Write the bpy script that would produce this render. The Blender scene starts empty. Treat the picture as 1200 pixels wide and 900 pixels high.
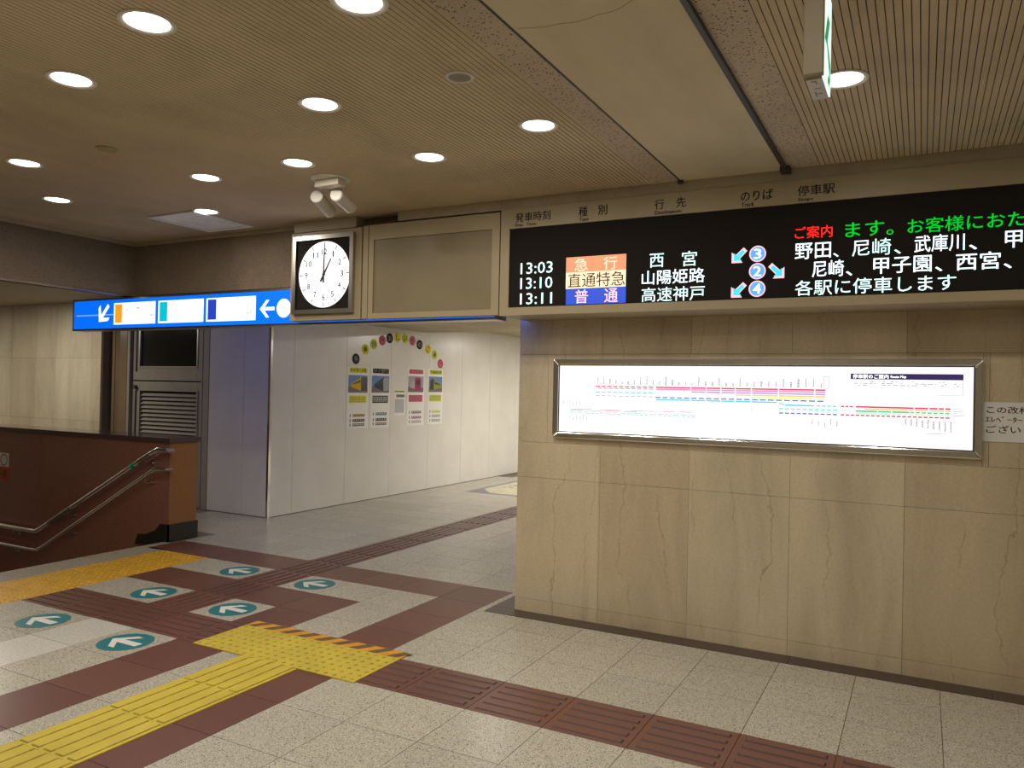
import bpy, math, random
from mathutils import Vector, Matrix
random.seed(7)
C = bpy.context.scene.collection
sc = bpy.context.scene
PI = math.pi

# ------------------------------------------------------------------ camera
CAMH = 1.52
FPX, YAW, PITCH, ROLL = 910.94, 0.486175, 0.0079259, 0.0207906
def cam_axes():
    cy, sy, cp, sp = math.cos(YAW), math.sin(YAW), math.cos(PITCH), math.sin(PITCH)
    f = Vector((-sy*cp, cy*cp, sp)); r = Vector((cy, sy, 0)); u = r.cross(f)
    c, s = math.cos(ROLL), math.sin(ROLL)
    return c*r + s*u, -s*r + c*u, f
R_, U_, F_ = cam_axes()
cam = bpy.data.cameras.new('camera'); co = bpy.data.objects.new('camera', cam); C.objects.link(co)
m = Matrix.Identity(4)
for i in range(3):
    m[i][0] = R_[i]; m[i][1] = U_[i]; m[i][2] = -F_[i]
m[2][3] = CAMH
co.matrix_world = m
cam.sensor_width = 36; cam.lens = FPX/1200*36; cam.clip_start = .05; cam.clip_end = 100
sc.camera = co
def in_frame(x, y, z=0, pad=12):
    v = Vector((x, y, z-CAMH)); d = v.dot(F_)
    if d < .2: return False
    px = 600+FPX*v.dot(R_)/d; py = 450-FPX*v.dot(U_)/d
    return -pad < px < 1200+pad and -pad < py < 900+pad

# ------------------------------------------------------------------ world, exposure, light levels
w = bpy.data.worlds.new('world'); sc.world = w; w.use_nodes = True
w.node_tree.nodes['Background'].inputs[0].default_value = (.9, .85, .75, 1)
w.node_tree.nodes['Background'].inputs[1].default_value = .02
sc.view_settings.view_transform = 'Standard'; sc.view_settings.look = 'None'
sc.view_settings.exposure = 0.0; sc.view_settings.gamma = 1; sc.view_settings.use_curve_mapping = False
LAMP_W = 6.0            # watts of each ceiling downlight
LAMP_W_FAR = 60.0       # the brighter lamps of the passage
LAMP_COL = (1.0, .92, .78)
LAMP_W_STAIR = 26.0
LAMP_COL_FAR = (1.0, .95, .86)

# ------------------------------------------------------------------ helpers
class MB:
    def __init__(s): s.v = []; s.f = []
    def add(s, vs, fs):
        n = len(s.v); s.v += [tuple(p) for p in vs]; s.f += [tuple(i+n for i in f) for f in fs]; return s
    def box(s, x0, x1, y0, y1, z0, z1):
        return s.add([(x0,y0,z0),(x1,y0,z0),(x1,y1,z0),(x0,y1,z0),(x0,y0,z1),(x1,y0,z1),(x1,y1,z1),(x0,y1,z1)],
              [(0,3,2,1),(4,5,6,7),(0,1,5,4),(1,2,6,5),(2,3,7,6),(3,0,4,7)])
    def poly(s, pts): return s.add(pts, [tuple(range(len(pts)))])
    def prism(s, pts, d):          # polygon pts swept by vector d
        n = len(pts); d = Vector(d); q = [tuple(Vector(p)+d) for p in pts]
        return s.add(list(pts)+q, [tuple(range(n))[::-1], tuple(range(n, 2*n))]+[(i,(i+1)%n,n+(i+1)%n,n+i) for i in range(n)])
    def tube(s, a, b, r, n=14, r2=None, cap=True):
        a = Vector(a); b = Vector(b); r2 = r if r2 is None else r2
        d = (b-a).normalized(); t = Vector((0,0,1)) if abs(d.z) < .9 else Vector((1,0,0))
        u = d.cross(t).normalized(); v = d.cross(u)
        vs = [a+(u*math.cos(2*PI*i/n)+v*math.sin(2*PI*i/n))*r for i in range(n)]+[b+(u*math.cos(2*PI*i/n)+v*math.sin(2*PI*i/n))*r2 for i in range(n)]
        fs = [(i,(i+1)%n,n+(i+1)%n,n+i) for i in range(n)]
        if cap: fs += [tuple(range(n))[::-1], tuple(range(n,2*n))]
        return s.add(vs, fs)
    def path(s, pts, r, n=12):     # swept round bar through points
        pts = [Vector(p) for p in pts]; vs = []; fs = []
        for k, p in enumerate(pts):
            d = ((pts[min(k+1,len(pts)-1)]-p).normalized() if k < len(pts)-1 else Vector())+((p-pts[k-1]).normalized() if k else Vector())
            d.normalize(); t = Vector((0,0,1)) if abs(d.z) < .9 else Vector((0,1,0))
            u = d.cross(t).normalized(); v = d.cross(u)
            vs += [p+(u*math.cos(2*PI*i/n)+v*math.sin(2*PI*i/n))*r for i in range(n)]
        for k in range(len(pts)-1):
            fs += [(k*n+i, k*n+(i+1)%n, (k+1)*n+(i+1)%n, (k+1)*n+i) for i in range(n)]
        fs += [tuple(range(n))[::-1], tuple(range((len(pts)-1)*n, len(pts)*n))]
        return s.add(vs, fs)
    def lathe(s, prof, c, n=32):   # profile [(r, z)] turned about vertical axis at c
        vs = []; fs = []
        for r, z in prof: vs += [(c[0]+r*math.cos(2*PI*i/n), c[1]+r*math.sin(2*PI*i/n), c[2]+z) for i in range(n)]
        for k in range(len(prof)-1):
            fs += [(k*n+i, k*n+(i+1)%n, (k+1)*n+(i+1)%n, (k+1)*n+i) for i in range(n)]
        return s.add(vs, fs)
    def frame_y(s, x0, x1, z0, z1, wd, y0, y1):   # mitred picture frame standing in an XZ plane
        o = [(x0,z0),(x1,z0),(x1,z1),(x0,z1)]; i = [(x0+wd,z0+wd),(x1-wd,z0+wd),(x1-wd,z1-wd),(x0+wd,z1-wd)]
        for k in range(4):
            q = (k+1) % 4
            s.prism([(o[k][0],y0,o[k][1]),(o[q][0],y0,o[q][1]),(i[q][0],y0,i[q][1]),(i[k][0],y0,i[k][1])], (0,y1-y0,0))
        return s
    def mesh(s, name, mat=None, mat2=None, second=()):
        me = bpy.data.meshes.new(name); me.from_pydata(s.v, [], s.f); me.update()
        if mat: me.materials.append(mat)
        if mat2:
            me.materials.append(mat2)
            for i in second: me.polygons[i].material_index = 1
        return me
def link(name, me, parent=None, loc=(0,0,0)):
    o = bpy.data.objects.new(name, me); C.objects.link(o); o.location = loc
    if parent: o.parent = parent
    return o
def obj(name, mb, mat, parent=None, bevel=0, smooth=False, loc=(0,0,0)):
    me = mb.mesh(name, mat) if isinstance(mb, MB) else mb
    import bmesh
    if isinstance(mb, MB):
        b = bmesh.new(); b.from_mesh(me); bmesh.ops.recalc_face_normals(b, faces=b.faces); b.to_mesh(me); b.free()
    o = link(name, me, parent, loc)
    if smooth:
        for p in me.polygons: p.use_smooth = True
        md = o.modifiers.new('e', 'EDGE_SPLIT'); md.split_angle = math.radians(40)
    if bevel:
        md = o.modifiers.new('b', 'BEVEL'); md.width = bevel; md.segments = 2; md.limit_method = 'ANGLE'
    return o
def tag(o, label, cat, group=None):
    o['label'] = label; o['category'] = cat
    if group: o['group'] = group
    return o
def struct(name, mb, mat, bevel=0):
    o = obj(name, mb, mat, bevel=bevel); o['kind'] = 'structure'; return o
def thing(name, label, cat, loc, group=None):
    o = bpy.data.objects.new(name, None); C.objects.link(o); o.location = loc; o.empty_display_size = .1
    return tag(o, label, cat, group)
def part(root, name, mb, mat, **k):             # mb in world coordinates; root keeps its own place
    off = root.location
    mb.v = [(x-off[0], y-off[1], z-off[2]) for x, y, z in mb.v]
    return obj(name, mb, mat, root, **k)

# ------------------------------------------------------------------ materials
def newmat(name):
    m = bpy.data.materials.new(name); m.use_nodes = True; nt = m.node_tree
    return m, nt, nt.nodes['Principled BSDF']
def N(nt, t, **k):
    n = nt.nodes.new(t)
    for a, b in k.items(): setattr(n, a, b)
    return n
def L(nt, a, b): nt.links.new(a, b)
def pos(nt, scale=(1,1,1)):
    g = N(nt, 'ShaderNodeNewGeometry'); mp = N(nt, 'ShaderNodeMapping'); mp.inputs['Scale'].default_value = scale
    L(nt, g.outputs['Position'], mp.inputs['Vector']); return mp.outputs[0]
def ramp(nt, fac, stops, interp='LINEAR'):
    r = N(nt, 'ShaderNodeValToRGB'); r.color_ramp.interpolation = interp
    e = r.color_ramp.elements
    while len(e) < len(stops): e.new(.5)
    for q, (p, c) in zip(e, stops): q.position = p; q.color = (*c, 1) if len(c) == 3 else c
    L(nt, fac, r.inputs[0]); return r.outputs[0]
def mix(nt, a, b, fac, mode='MIX'):
    n = N(nt, 'ShaderNodeMix', data_type='RGBA', blend_type=mode)
    for s, v in ((6, a), (7, b)):
        if isinstance(v, tuple): n.inputs[s].default_value = (*v, 1)
        else: L(nt, v, n.inputs[s])
    if isinstance(fac, (int, float)): n.inputs[0].default_value = fac
    else: L(nt, fac, n.inputs[0])
    return n.outputs[2]
def noise(nt, vec, scale, detail=3, rough=.5, dist=0):
    n = N(nt, 'ShaderNodeTexNoise'); n.inputs['Scale'].default_value = scale; n.inputs['Detail'].default_value = detail
    n.inputs['Roughness'].default_value = rough; n.inputs['Distortion'].default_value = dist
    L(nt, vec, n.inputs['Vector']); return n.outputs['Fac']
def speck(nt, vec, scale, size):               # small round specks: 1 inside a speck
    v = N(nt, 'ShaderNodeTexVoronoi'); v.inputs['Scale'].default_value = scale; L(nt, vec, v.inputs['Vector'])
    return ramp(nt, v.outputs['Distance'], [(0, (1,1,1)), (size, (1,1,1)), (size*1.25, (0,0,0))]), v.outputs['Color']
def bump(nt, b, h, strength=.3, dist=.002):
    n = N(nt, 'ShaderNodeBump'); n.inputs['Strength'].default_value = strength; n.inputs['Distance'].default_value = dist
    L(nt, h, n.inputs['Height']); L(nt, n.outputs[0], b.inputs['Normal'])
def rnd(nt, lo, hi):
    i = N(nt, 'ShaderNodeObjectInfo'); r = N(nt, 'ShaderNodeMapRange'); r.inputs[3].default_value = lo; r.inputs[4].default_value = hi
    L(nt, i.outputs['Random'], r.inputs[0]); c = N(nt, 'ShaderNodeCombineColor')
    for k in range(3): L(nt, r.outputs[0], c.inputs[k])
    return c.outputs[0]
def plain(name, col, rough=.5, metal=0, var=.12, scale=6, spec=.5, bmp=0):
    m, nt, b = newmat(name); p = pos(nt)
    n = noise(nt, p, scale, 4)
    lo = tuple(c*(1-var) for c in col); hi = tuple(min(1, c*(1+var)) for c in col)
    L(nt, ramp(nt, n, [(.3, lo), (.7, hi)]), b.inputs['Base Color'])
    b.inputs['Roughness'].default_value = rough; b.inputs['Metallic'].default_value = metal
    b.inputs['Specular IOR Level'].default_value = spec
    if bmp: bump(nt, b, noise(nt, p, 180, 2), bmp, .001)
    return m
def emit(name, col, s):
    m, nt, b = newmat(name); b.inputs['Base Color'].default_value = (*[c*.5 for c in col], 1)
    b.inputs['Emission Color'].default_value = (*col, 1); b.inputs['Emission Strength'].default_value = s
    b.inputs['Roughness'].default_value = .3; return m
def ink(name, col, rough=.6):
    m, nt, b = newmat(name); b.inputs['Base Color'].default_value = (*col, 1); b.inputs['Roughness'].default_value = rough; return m

def N_inv(nt, v):
    n = N(nt, 'ShaderNodeMath', operation='SUBTRACT'); n.inputs[0].default_value = 1; L(nt, v, n.inputs[1]); return n.outputs[0]
def terrazzo(name, base, dark=(.10,.085,.07), amount=1.0, rough=.22, lo=.94, hi=1.04):
    m, nt, b = newmat(name); p = pos(nt)
    cl = mix(nt, tuple(c*.94 for c in base), tuple(min(1, c*1.05) for c in base), noise(nt, p, 1.6, 2, .5))
    s1, c1 = speck(nt, p, 130, .24); s2, c2 = speck(nt, p, 70, .18); s3, _ = speck(nt, p, 100, .30)
    c = mix(nt, cl, tuple(min(1, x*1.3) for x in base), s3)
    c = mix(nt, c, mix(nt, dark, tuple(x*.6 for x in base), c1), s1)
    c = mix(nt, c, dark, s2)
    c = mix(nt, cl, c, amount)
    c = mix(nt, c, rnd(nt, lo, hi), 1.0, 'MULTIPLY')
    L(nt, c, b.inputs['Base Color'])
    b.inputs['Roughness'].default_value = rough+.05
    return m
def marble(name, base, vein, lo=.93, hi=1.05, rough=.22, stretch=(1,1,.22), vstr=.55):
    m, nt, b = newmat(name); p = pos(nt, stretch); q = pos(nt)
    oi = N(nt, 'ShaderNodeObjectInfo'); va = N(nt, 'ShaderNodeVectorMath', operation='SCALE'); va.inputs[0].default_value = (.0,.0,.0)
    L(nt, oi.outputs['Random'], va.inputs['Scale'])
    ad = N(nt, 'ShaderNodeVectorMath', operation='ADD'); L(nt, p, ad.inputs[0]); L(nt, va.outputs[0], ad.inputs[1]); pp = ad.outputs[0]
    cl = ramp(nt, noise(nt, pp, 3.5, 6, .6, .4), [(.3, tuple(c*.80 for c in base)), (.5, base), (.72, tuple(min(1, c*1.12) for c in base))])
    sx = N(nt, 'ShaderNodeSeparateXYZ'); L(nt, q, sx.inputs[0])
    def ma(op, x, y):
        n = N(nt, 'ShaderNodeMath', operation=op)
        for k, v in enumerate((x, y)):
            if isinstance(v, (int, float)): n.inputs[k].default_value = v
            else: L(nt, v, n.inputs[k])
        return n.outputs[0]
    h = ma('ADD', sx.outputs[0], ma('MULTIPLY', sx.outputs[1], .6))       # across the stone
    w1 = ma('MULTIPLY', noise(nt, pos(nt, (1, 1, .45)), 1.7, 2), 2.6); w2 = ma('MULTIPLY', noise(nt, pos(nt, (1, 1, .8)), 11, 4, .6), .42)
    ph = ma('FRACT', ma('ADD', ma('ADD', ma('MULTIPLY', h, 4.2), w1), w2), 0)
    thin = ramp(nt, ph, [(.470, (0,0,0)), (.4985, (1,1,1)), (.5015, (1,1,1)), (.515, (0,0,0))])
    gate = ramp(nt, noise(nt, pos(nt, (1, 1, .6)), 3.1, 3), [(.40, (.0,)*3), (.60, (vstr,)*3)])
    f = mix(nt, thin, gate, 1.0, 'MULTIPLY')
    c = mix(nt, cl, vein, f)
    col = ma('FLOOR', ma('DIVIDE', ma('ADD', sx.outputs[0], 2.48), .5994), 0)
    wn = N(nt, 'ShaderNodeTexWhiteNoise', noise_dimensions='1D'); L(nt, col, wn.inputs['W'])
    c = mix(nt, c, ramp(nt, wn.outputs['Value'], [(0, (.88,.85,.82)), (.5, (1,1,1)), (1, (1.0,1.01,1.02))]), 1.0, 'MULTIPLY')
    n2 = noise(nt, q, 60, 3)
    c = mix(nt, c, ramp(nt, n2, [(.3, (.93,)*3), (.7, (1.05,)*3)]), 1.0, 'MULTIPLY')
    c = mix(nt, c, rnd(nt, lo, hi), 1.0, 'MULTIPLY')
    L(nt, c, b.inputs['Base Color']); b.inputs['Roughness'].default_value = rough
    return m
def ceilmat(name, base, pocks=0.0, grime=.75):
    m, nt, b = newmat(name); p = pos(nt)
    c = ramp(nt, noise(nt, p, 1.1, 6, .62, .5), [(.28, tuple(x*grime for x in base)), (.6, base)])
    c = mix(nt, c, tuple(x*.72 for x in base), ramp(nt, noise(nt, pos(nt, (2.5, .5, 1)), 2.0, 5), [(.5, (0,0,0)), (.8, (.55,)*3)]))
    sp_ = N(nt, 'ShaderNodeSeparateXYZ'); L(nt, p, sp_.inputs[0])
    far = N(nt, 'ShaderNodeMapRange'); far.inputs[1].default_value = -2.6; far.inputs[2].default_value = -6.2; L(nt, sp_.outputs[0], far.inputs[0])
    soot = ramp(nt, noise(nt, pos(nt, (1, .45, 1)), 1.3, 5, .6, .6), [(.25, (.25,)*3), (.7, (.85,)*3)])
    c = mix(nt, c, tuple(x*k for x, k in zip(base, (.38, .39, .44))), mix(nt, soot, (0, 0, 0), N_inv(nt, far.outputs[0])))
    if pocks:
        s1, _ = speck(nt, p, 60, .20); s2, _ = speck(nt, p, 95, .20)
        c = mix(nt, c, (.10,.07,.045), s1)
        g = ramp(nt, noise(nt, p, 9, 2), [(.4, (0,0,0)), (.6, (1,1,1))])
        c = mix(nt, c, (.10,.07,.045), mix(nt, s2, g, 1.0, 'MULTIPLY'))
    L(nt, c, b.inputs['Base Color']); b.inputs['Roughness'].default_value = .75
    b.inputs['Specular IOR Level'].default_value = .25
    bump(nt, b, noise(nt, p, 120, 2), .25, .001)
    return m

M = {}
M['cream'] = terrazzo('cream_terrazzo', (.50,.47,.40))
M['white_tile'] = terrazzo('white_terrazzo', (.66,.64,.59), (.3,.28,.25), .6)
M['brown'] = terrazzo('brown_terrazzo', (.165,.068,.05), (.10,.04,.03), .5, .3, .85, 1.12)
M['brown_side'] = plain('darker_sides_of_brown_bars', (.075,.034,.03), .6)  # darker brown for the side faces of the bars
M['yellow_shade_dirt'] = plain('shade_and_dirt_on_yellow_ridges', (.40,.30,.035), .6, var=.3, scale=40)  # ridge sides: shadow of the bumps painted in along with worn dirt
M['slabgap'] = plain('stone_joint_filler', (.17,.125,.07), .8)
M['grout'] = plain('grout', (.20,.175,.135), .9)
M['darkstone'] = terrazzo('dark_stone_strip', (.085,.06,.048), (.03,.02,.02), .5, .35)
M['nosing'] = terrazzo('nosing_stone', (.46,.42,.34))
M['yellow'] = plain('yellow_rubber', (.60,.47,.055), .5, var=.10, scale=5)
M['yellow_bump'] = M['yellow']
M['orange_yellow'] = plain('amber_tactile_tile', (.66,.36,.022), .42, var=.12, scale=8)
M['hazard_orange'] = plain('orange_tape', (.72,.33,.03), .45)
M['hazard_dark'] = plain('black_worn_tape', (.16,.10,.035), .5, var=.4, scale=30)
M['teal'] = plain('teal_vinyl', (.025,.20,.235), .4, var=.06)
M['white_vinyl'] = plain('white_vinyl', (.80,.80,.76), .45, var=.04)
M['marble'] = marble('beige_marble', (.63,.53,.37), (.30,.19,.09), lo=.975, hi=1.02, vstr=.5)
M['pale_marble'] = marble('pale_marble', (.60,.54,.40), (.30,.22,.12), rough=.2)
M['white_panel'] = plain('white_wall_panel', (.75,.73,.68), .25, var=.04, scale=3)
M['joint'] = plain('panel_joint', (.10,.09,.075), .8)
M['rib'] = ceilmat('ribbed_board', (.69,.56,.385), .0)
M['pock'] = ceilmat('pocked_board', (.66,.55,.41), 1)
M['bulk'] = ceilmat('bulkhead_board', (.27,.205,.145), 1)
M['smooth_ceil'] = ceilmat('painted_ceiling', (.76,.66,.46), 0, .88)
M['groove'] = plain('ceiling_groove', (.19,.14,.09), .9)
M['trim'] = plain('beige_trim', (.40,.34,.24), .5, var=.08)
M['cab'] = plain('beige_painted_metal', (.36,.295,.18), .42, var=.05, scale=3)
M['cab_in'] = plain('olive_beige_metal', (.225,.18,.10), .45, var=.07, scale=3)
M['dark'] = plain('dark_metal', (.05,.045,.04), .5)
M['black'] = ink('black_board', (.012,.009,.008), .65)
M['black'].node_tree.nodes['Principled BSDF'].inputs['Specular IOR Level'].default_value = .15
M['steel'] = plain('stainless_steel', (.86,.85,.85), .13, 1, var=.03)
M['chrome'] = plain('chrome', (.92,.92,.92), .16, 1, var=.02)
M['dullsteel'] = plain('brushed_steel', (.42,.40,.37), .3, 1, var=.05)
M['granite'] = terrazzo('red_granite', (.27,.115,.08), (.05,.018,.012), .7, .10, .9, 1.1)
M['granite_end'] = terrazzo('granite_lit_end', (.25,.11,.035), (.13,.05,.02), .7, .25)  # same granite, light on the end face put into its orange colour
M['granite_cap'] = terrazzo('dark_granite_cap', (.085,.045,.045), (.03,.015,.015), .6, .09)
M['plinth'] = plain('black_plinth', (.012,.011,.010), .5)
M['door'] = plain('grey_beige_door_paint', (.34,.31,.25), .5, var=.06)
M['door_dark'] = plain('door_shadow_gap', (.02,.018,.015), .8)
M['pil'] = marble('pilaster_stone', (.27,.20,.12), (.15,.1,.05))
M['spot'] = plain('spotlight_enamel', (.55,.51,.42), .35, var=.03)
M['can_cap'] = plain('spotlight_cap', (.72,.70,.66), .35, var=.03)
M['ring'] = plain('white_lamp_ring', (.72,.69,.62), .4, var=.03)
M['white_paper'] = plain('white_paper', (.72,.71,.69), .5, var=.02)
M['red_ink'] = ink('red_ink', (.50,.015,.015))
M['black_ink'] = ink('black_ink', (.012,.012,.014))
M['header_ink'] = ink('header_ink', (.03,.022,.015))
M['crack'] = ink('crack', (.30,.22,.12))
M['lens'] = emit('lamp_lens', (1, .96, .90), 7)
M['led_white'] = emit('led_white', (.80, 1, .98), .85)
M['led_hot'] = emit('led_bright_white', (.85, .97, 1), 1.1)
M['led_green'] = emit('led_green', (.0, .55, .03), .9)
M['led_red'] = emit('led_red', (1, .03, .02), 1.0)
M['led_orange'] = emit('led_orange_panel', (1, .28, .13), .95)
M['led_orange_ink'] = emit('led_pale_orange', (1, .66, .5), 1.05)
M['led_cream'] = emit('led_cream_panel', (1, .80, .52), 1.05)
M['led_brown'] = emit('led_dark_orange', (.16, .05, .02), .6)
M['led_blue'] = emit('led_blue_panel', (.015, .07, .62), .9)
M['led_pink'] = emit('led_pink', (1, .62, .72), 1.0)
M['led_ring'] = emit('led_pink_ring', (1, .55, .62), 1.1)
M['led_sky'] = emit('led_sky_blue', (.12, .42, 1), .9)
M['led_cyan'] = emit('led_cyan', (.05, .68, .85), 1)
M['dial'] = emit('clock_dial_backlight', (1, .97, 1), 1.15)
M['map_white'] = emit('map_backlight', (.97,.97,1), 1.02)
M['sign_blue'] = emit('sign_blue', (.0,.145,.92), 1.05)
M['sign_white'] = emit('sign_white', (.95, .98, 1), 1.3)
M['sign_orange'] = emit('sign_orange', (1, .38, .01), .9)
M['sign_cyan'] = emit('sign_cyan', (.0, .55, .72), .9)
M['sign_navy'] = emit('sign_navy', (.02, .06, .55), .8)
M['exit_white'] = emit('exit_white', (.80, .97, .90), 1.0)
M['exit_green'] = emit('exit_green', (.0, .35, .11), .7)
M['handglass'] = ink('black_window_glass', (.006,.006,.007), .12)

# ------------------------------------------------------------------ text
def text_geo(s, bold=0.0, font=None):
    cu = bpy.data.curves.new('t', 'FONT'); cu.body = s; cu.resolution_u = 2; cu.fill_mode = 'FRONT'
    o = bpy.data.objects.new('t', cu); C.objects.link(o)
    dg = bpy.context.evaluated_depsgraph_get(); me = bpy.data.meshes.new_from_object(o.evaluated_get(dg))
    v = [(p.co.x, p.co.y) for p in me.vertices]; f = [tuple(p.vertices) for p in me.polygons]
    bpy.data.objects.remove(o); bpy.data.curves.remove(cu); bpy.data.meshes.remove(me)
    if bold:                                   # heavier strokes: the outline doubled a little sideways
        n = len(v); ks = ((bold*1.6, 0), (bold*.8, bold*.5)); v0, f0 = list(v), list(f)
        for dx, dy in ks:
            f += [tuple(i+len(v) for i in q) for q in f0]; v += [(x+dx, y+dy) for x, y in v0]
    return v, f
def lettering(root, s, rect, plane, mat, name='lettering', bold=0.0, rot=0):
    # rect (h0, h1, z0, z1) on plane ('y', Y) facing -Y or ('x', X) facing +X; glyphs fitted to the rectangle
    v, f = text_geo(s, bold)
    if not v: return None
    if rot: v = [(x*math.cos(rot)-y*math.sin(rot), x*math.sin(rot)+y*math.cos(rot)) for x, y in v]
    x0 = min(p[0] for p in v); x1 = max(p[0] for p in v); y0 = min(p[1] for p in v); y1 = max(p[1] for p in v)
    h0, h1, z0, z1 = rect; kx = (h1-h0)/max(1e-6, x1-x0); ky = (z1-z0)/max(1e-6, y1-y0)
    a, c = plane
    mb = MB()
    pts = [(h0+(x-x0)*kx, z0+(y-y0)*ky) for x, y in v]
    mb.add([(h, c, z) if a == 'y' else (c, h, z) for h, z in pts], f)
    return part(root, name, mb, mat)
def rect_y(mb, x0, x1, z0, z1, y): return mb.poly([(x0,y,z0),(x1,y,z0),(x1,y,z1),(x0,y,z1)])
def rect_x(mb, y0, y1, z0, z1, x): return mb.poly([(x,y0,z0),(x,y1,z0),(x,y1,z1),(x,y0,z1)])
def disc_y(mb, cx, cz, r, y, n=28): return mb.poly([(cx+r*math.cos(2*PI*i/n), y, cz+r*math.sin(2*PI*i/n)) for i in range(n)])
def disc_x(mb, cy, cz, r, x, n=24): return mb.poly([(x, cy+r*math.cos(2*PI*i/n), cz+r*math.sin(2*PI*i/n)) for i in range(n)])

# ------------------------------------------------------------------ big structure
ZC = 2.75
# floor bed with the stair opening left out
fb = MB()
for x0, x1, y0, y1 in ((-6.40, 4.2, -4, 16.2), (-13.2, -6.40, 5.40, 16.2), (-13.2, -6.40, -4, 2.2)):
    fb.box(x0, x1, y0, y1, -.25, -.006)
floor = struct('floor', fb, M['grout'])

# stair well: steps, landing and the granite lining
st = struct('stairs', MB().box(-13.2, -8.2, 2.2, 5.06, -1.6, -.95), M['darkstone'])
for k in range(6):
    obj('step', MB().box(-6.4-.3*(k+1), -6.4-.3*k, 2.2, 5.06, -1.6, -.158*(k+1)), M['nosing'], st)
struct('wall_stairwell', MB().box(-13.2, -6.41, 2.05, 2.2, -1.6, -.26), M['granite'])

# walls that close the hall behind and beside the camera
struct('wall_back', MB().box(-13.2, 4.2, -4.15, -4, 0, 2.9), M['pale_marble'])
struct('wall_right', MB().box(4.2, 4.35, -4.15, 16.2, 0, 2.9), M['pale_marble'])
struct('wall_left', MB().box(-13.35, -13.2, -4.15, 16.2, -1.6, 2.9), M['pale_marble'])
struct('wall_far', MB().box(-6.58, 4.2, 16.2, 16.35, 0, 2.9), M['white_panel'])

# marble wall of the ticket hall
wall_front = struct('wall_front', MB().box(-2.470, 4.2, 4.83, 9.0, 0, 2.9), M['slabgap'])
G = .0008
def mpanel(x0, x1, z0, z1, mat='marble'):
    obj('panel', MB().box(x0+G, x1-G, 4.80, 4.8305, z0+G, z1-G), M[mat], wall_front)
XJ = [-2.48, -1.867, -1.278, -.681, -.080, .52, 1.12, 1.72, 2.32, 2.92, 3.52, 4.2]
for a, b in zip(XJ, XJ[1:]):
    mpanel(a, b, 0, .09); mpanel(a, b, .09, .925); mpanel(a, b, 1.77, 2.72)
    mpanel(a, b, .925, 1.168) if a < .3 else mpanel(a, b, .925, 1.77)
mpanel(-2.48, -2.258, 1.168, 1.77)
mpanel(.312, .52, 1.168, 1.77)
mpanel(-2.258, -2.205, 1.168, 1.77); mpanel(.282, .312, 1.168, 1.77)
mpanel(-2.205, .282, 1.168, 1.207); mpanel(-2.205, .282, 1.737, 1.77)
obj('side_panel', MB().box(-2.484, -2.470, 4.832, 9.0, 0, 2.72), M['marble'], wall_front)

# poster wall (long white wall of the passage) and the short white face beside the door
wall_poster = struct('wall_passage', MB().box(-6.9, -6.625, 6.60, 16.2, 0, 2.6), M['joint'])
YJ = [6.57, 6.95, 7.90, 8.85, 9.80, 10.75, 11.68, 12.63, 13.58, 14.53, 15.48, 16.2]
for a, b in zip(YJ, YJ[1:]):
    obj('panel', MB().box(-6.625, -6.60, a+.002, b-.002, 0.006, 2.57), M['white_panel'], wall_poster)
wall_side = struct('wall_side', MB().box(-7.60, -6.9, 6.60, 7.4, 0, 2.6), M['joint'])
for a, b in ((-7.60, -7.02), (-7.02, -6.628)):
    obj('panel', MB().box(a+.002, b-.002, 6.575, 6.60, 0.006, 2.57), M['white_panel'], wall_side)
struct('trim_1', MB().box(-6.628, -6.597, 6.567, 6.60, 0, 2.57), M['steel'])

# marble wall behind the stairs, pilaster, louvred door
wl = struct('wall_stair_far', MB().box(-13.2, -9.46, 6.47, 6.9, 0, 2.6), M['grout'])
for a, b in ((-9.46-.98*(k+1), -9.46-.98*k) for k in range(4)):
    for z0, z1 in ((0, 1.0), (1.0, 1.83), (1.83, 2.57)):
        obj('panel', MB().box(max(a, -13.2)+G, b-G, 6.44, 6.47, z0+G, z1-G), M['pale_marble'], wl)
pil = struct('pilaster', MB().box(-9.45, -9.10, 6.60, 6.9, 0, 2.6), M['pil'])
obj('edge_strip', MB().box(-9.44, -9.362, 6.57, 6.60, 0, 2.57), M['pil'], pil)
obj('panel', MB().box(-9.355, -9.13, 6.575, 6.60, 0, 2.57), M['pil'], pil)

dr = struct('door_1', MB().box(-9.10, -7.60, 6.70, 6.78, 0, 2.57), M['door_dark'])
jb = MB()
jb.box(-9.10, -9.055, 6.56, 6.70, 0, 2.57).box(-7.735, -7.715, 6.57, 6.70, 0, 2.57).box(-7.70, -7.605, 6.57, 6.70, 0, 2.57)
obj('door_frame', jb, M['door'], dr)
d = MB()  # lower leaf: a frame round the louvre
d.box(-9.035, -8.89, 6.60, 6.64, .01, 1.535).box(-7.83, -7.745, 6.60, 6.64, .01, 1.535).box(-8.89, -7.83, 6.60, 6.64, 1.42, 1.535).box(-8.89, -7.83, 6.60, 6.64, .01, .30)
obj('door_leaf', d, M['door'], dr, bevel=.003)
lf = obj('louvre_frame', MB().frame_y(-8.905, -7.815, .285, 1.435, .02, 6.59, 6.60), M['door'], dr)
for k in range(21):
    z = .325+k*.052
    sl = MB().prism([(-8.88, 6.600, z-.012), (-8.88, 6.606, z-.016), (-8.88, 6.640, z+.022), (-8.88, 6.634, z+.026)], (1.04, 0, 0))
    obj('louvre_slat', sl, M['door'], dr)
d = MB()  # upper leaf: a frame round the black window
d.box(-9.035, -8.90, 6.60, 6.64, 1.55, 2.55).box(-7.85, -7.745, 6.60, 6.64, 1.55, 2.55).box(-8.90, -7.85, 6.60, 6.64, 1.55, 1.73).box(-8.90, -7.85, 6.60, 6.64, 2.22, 2.55)
obj('upper_leaf', d, M['door'], dr, bevel=.003)
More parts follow.
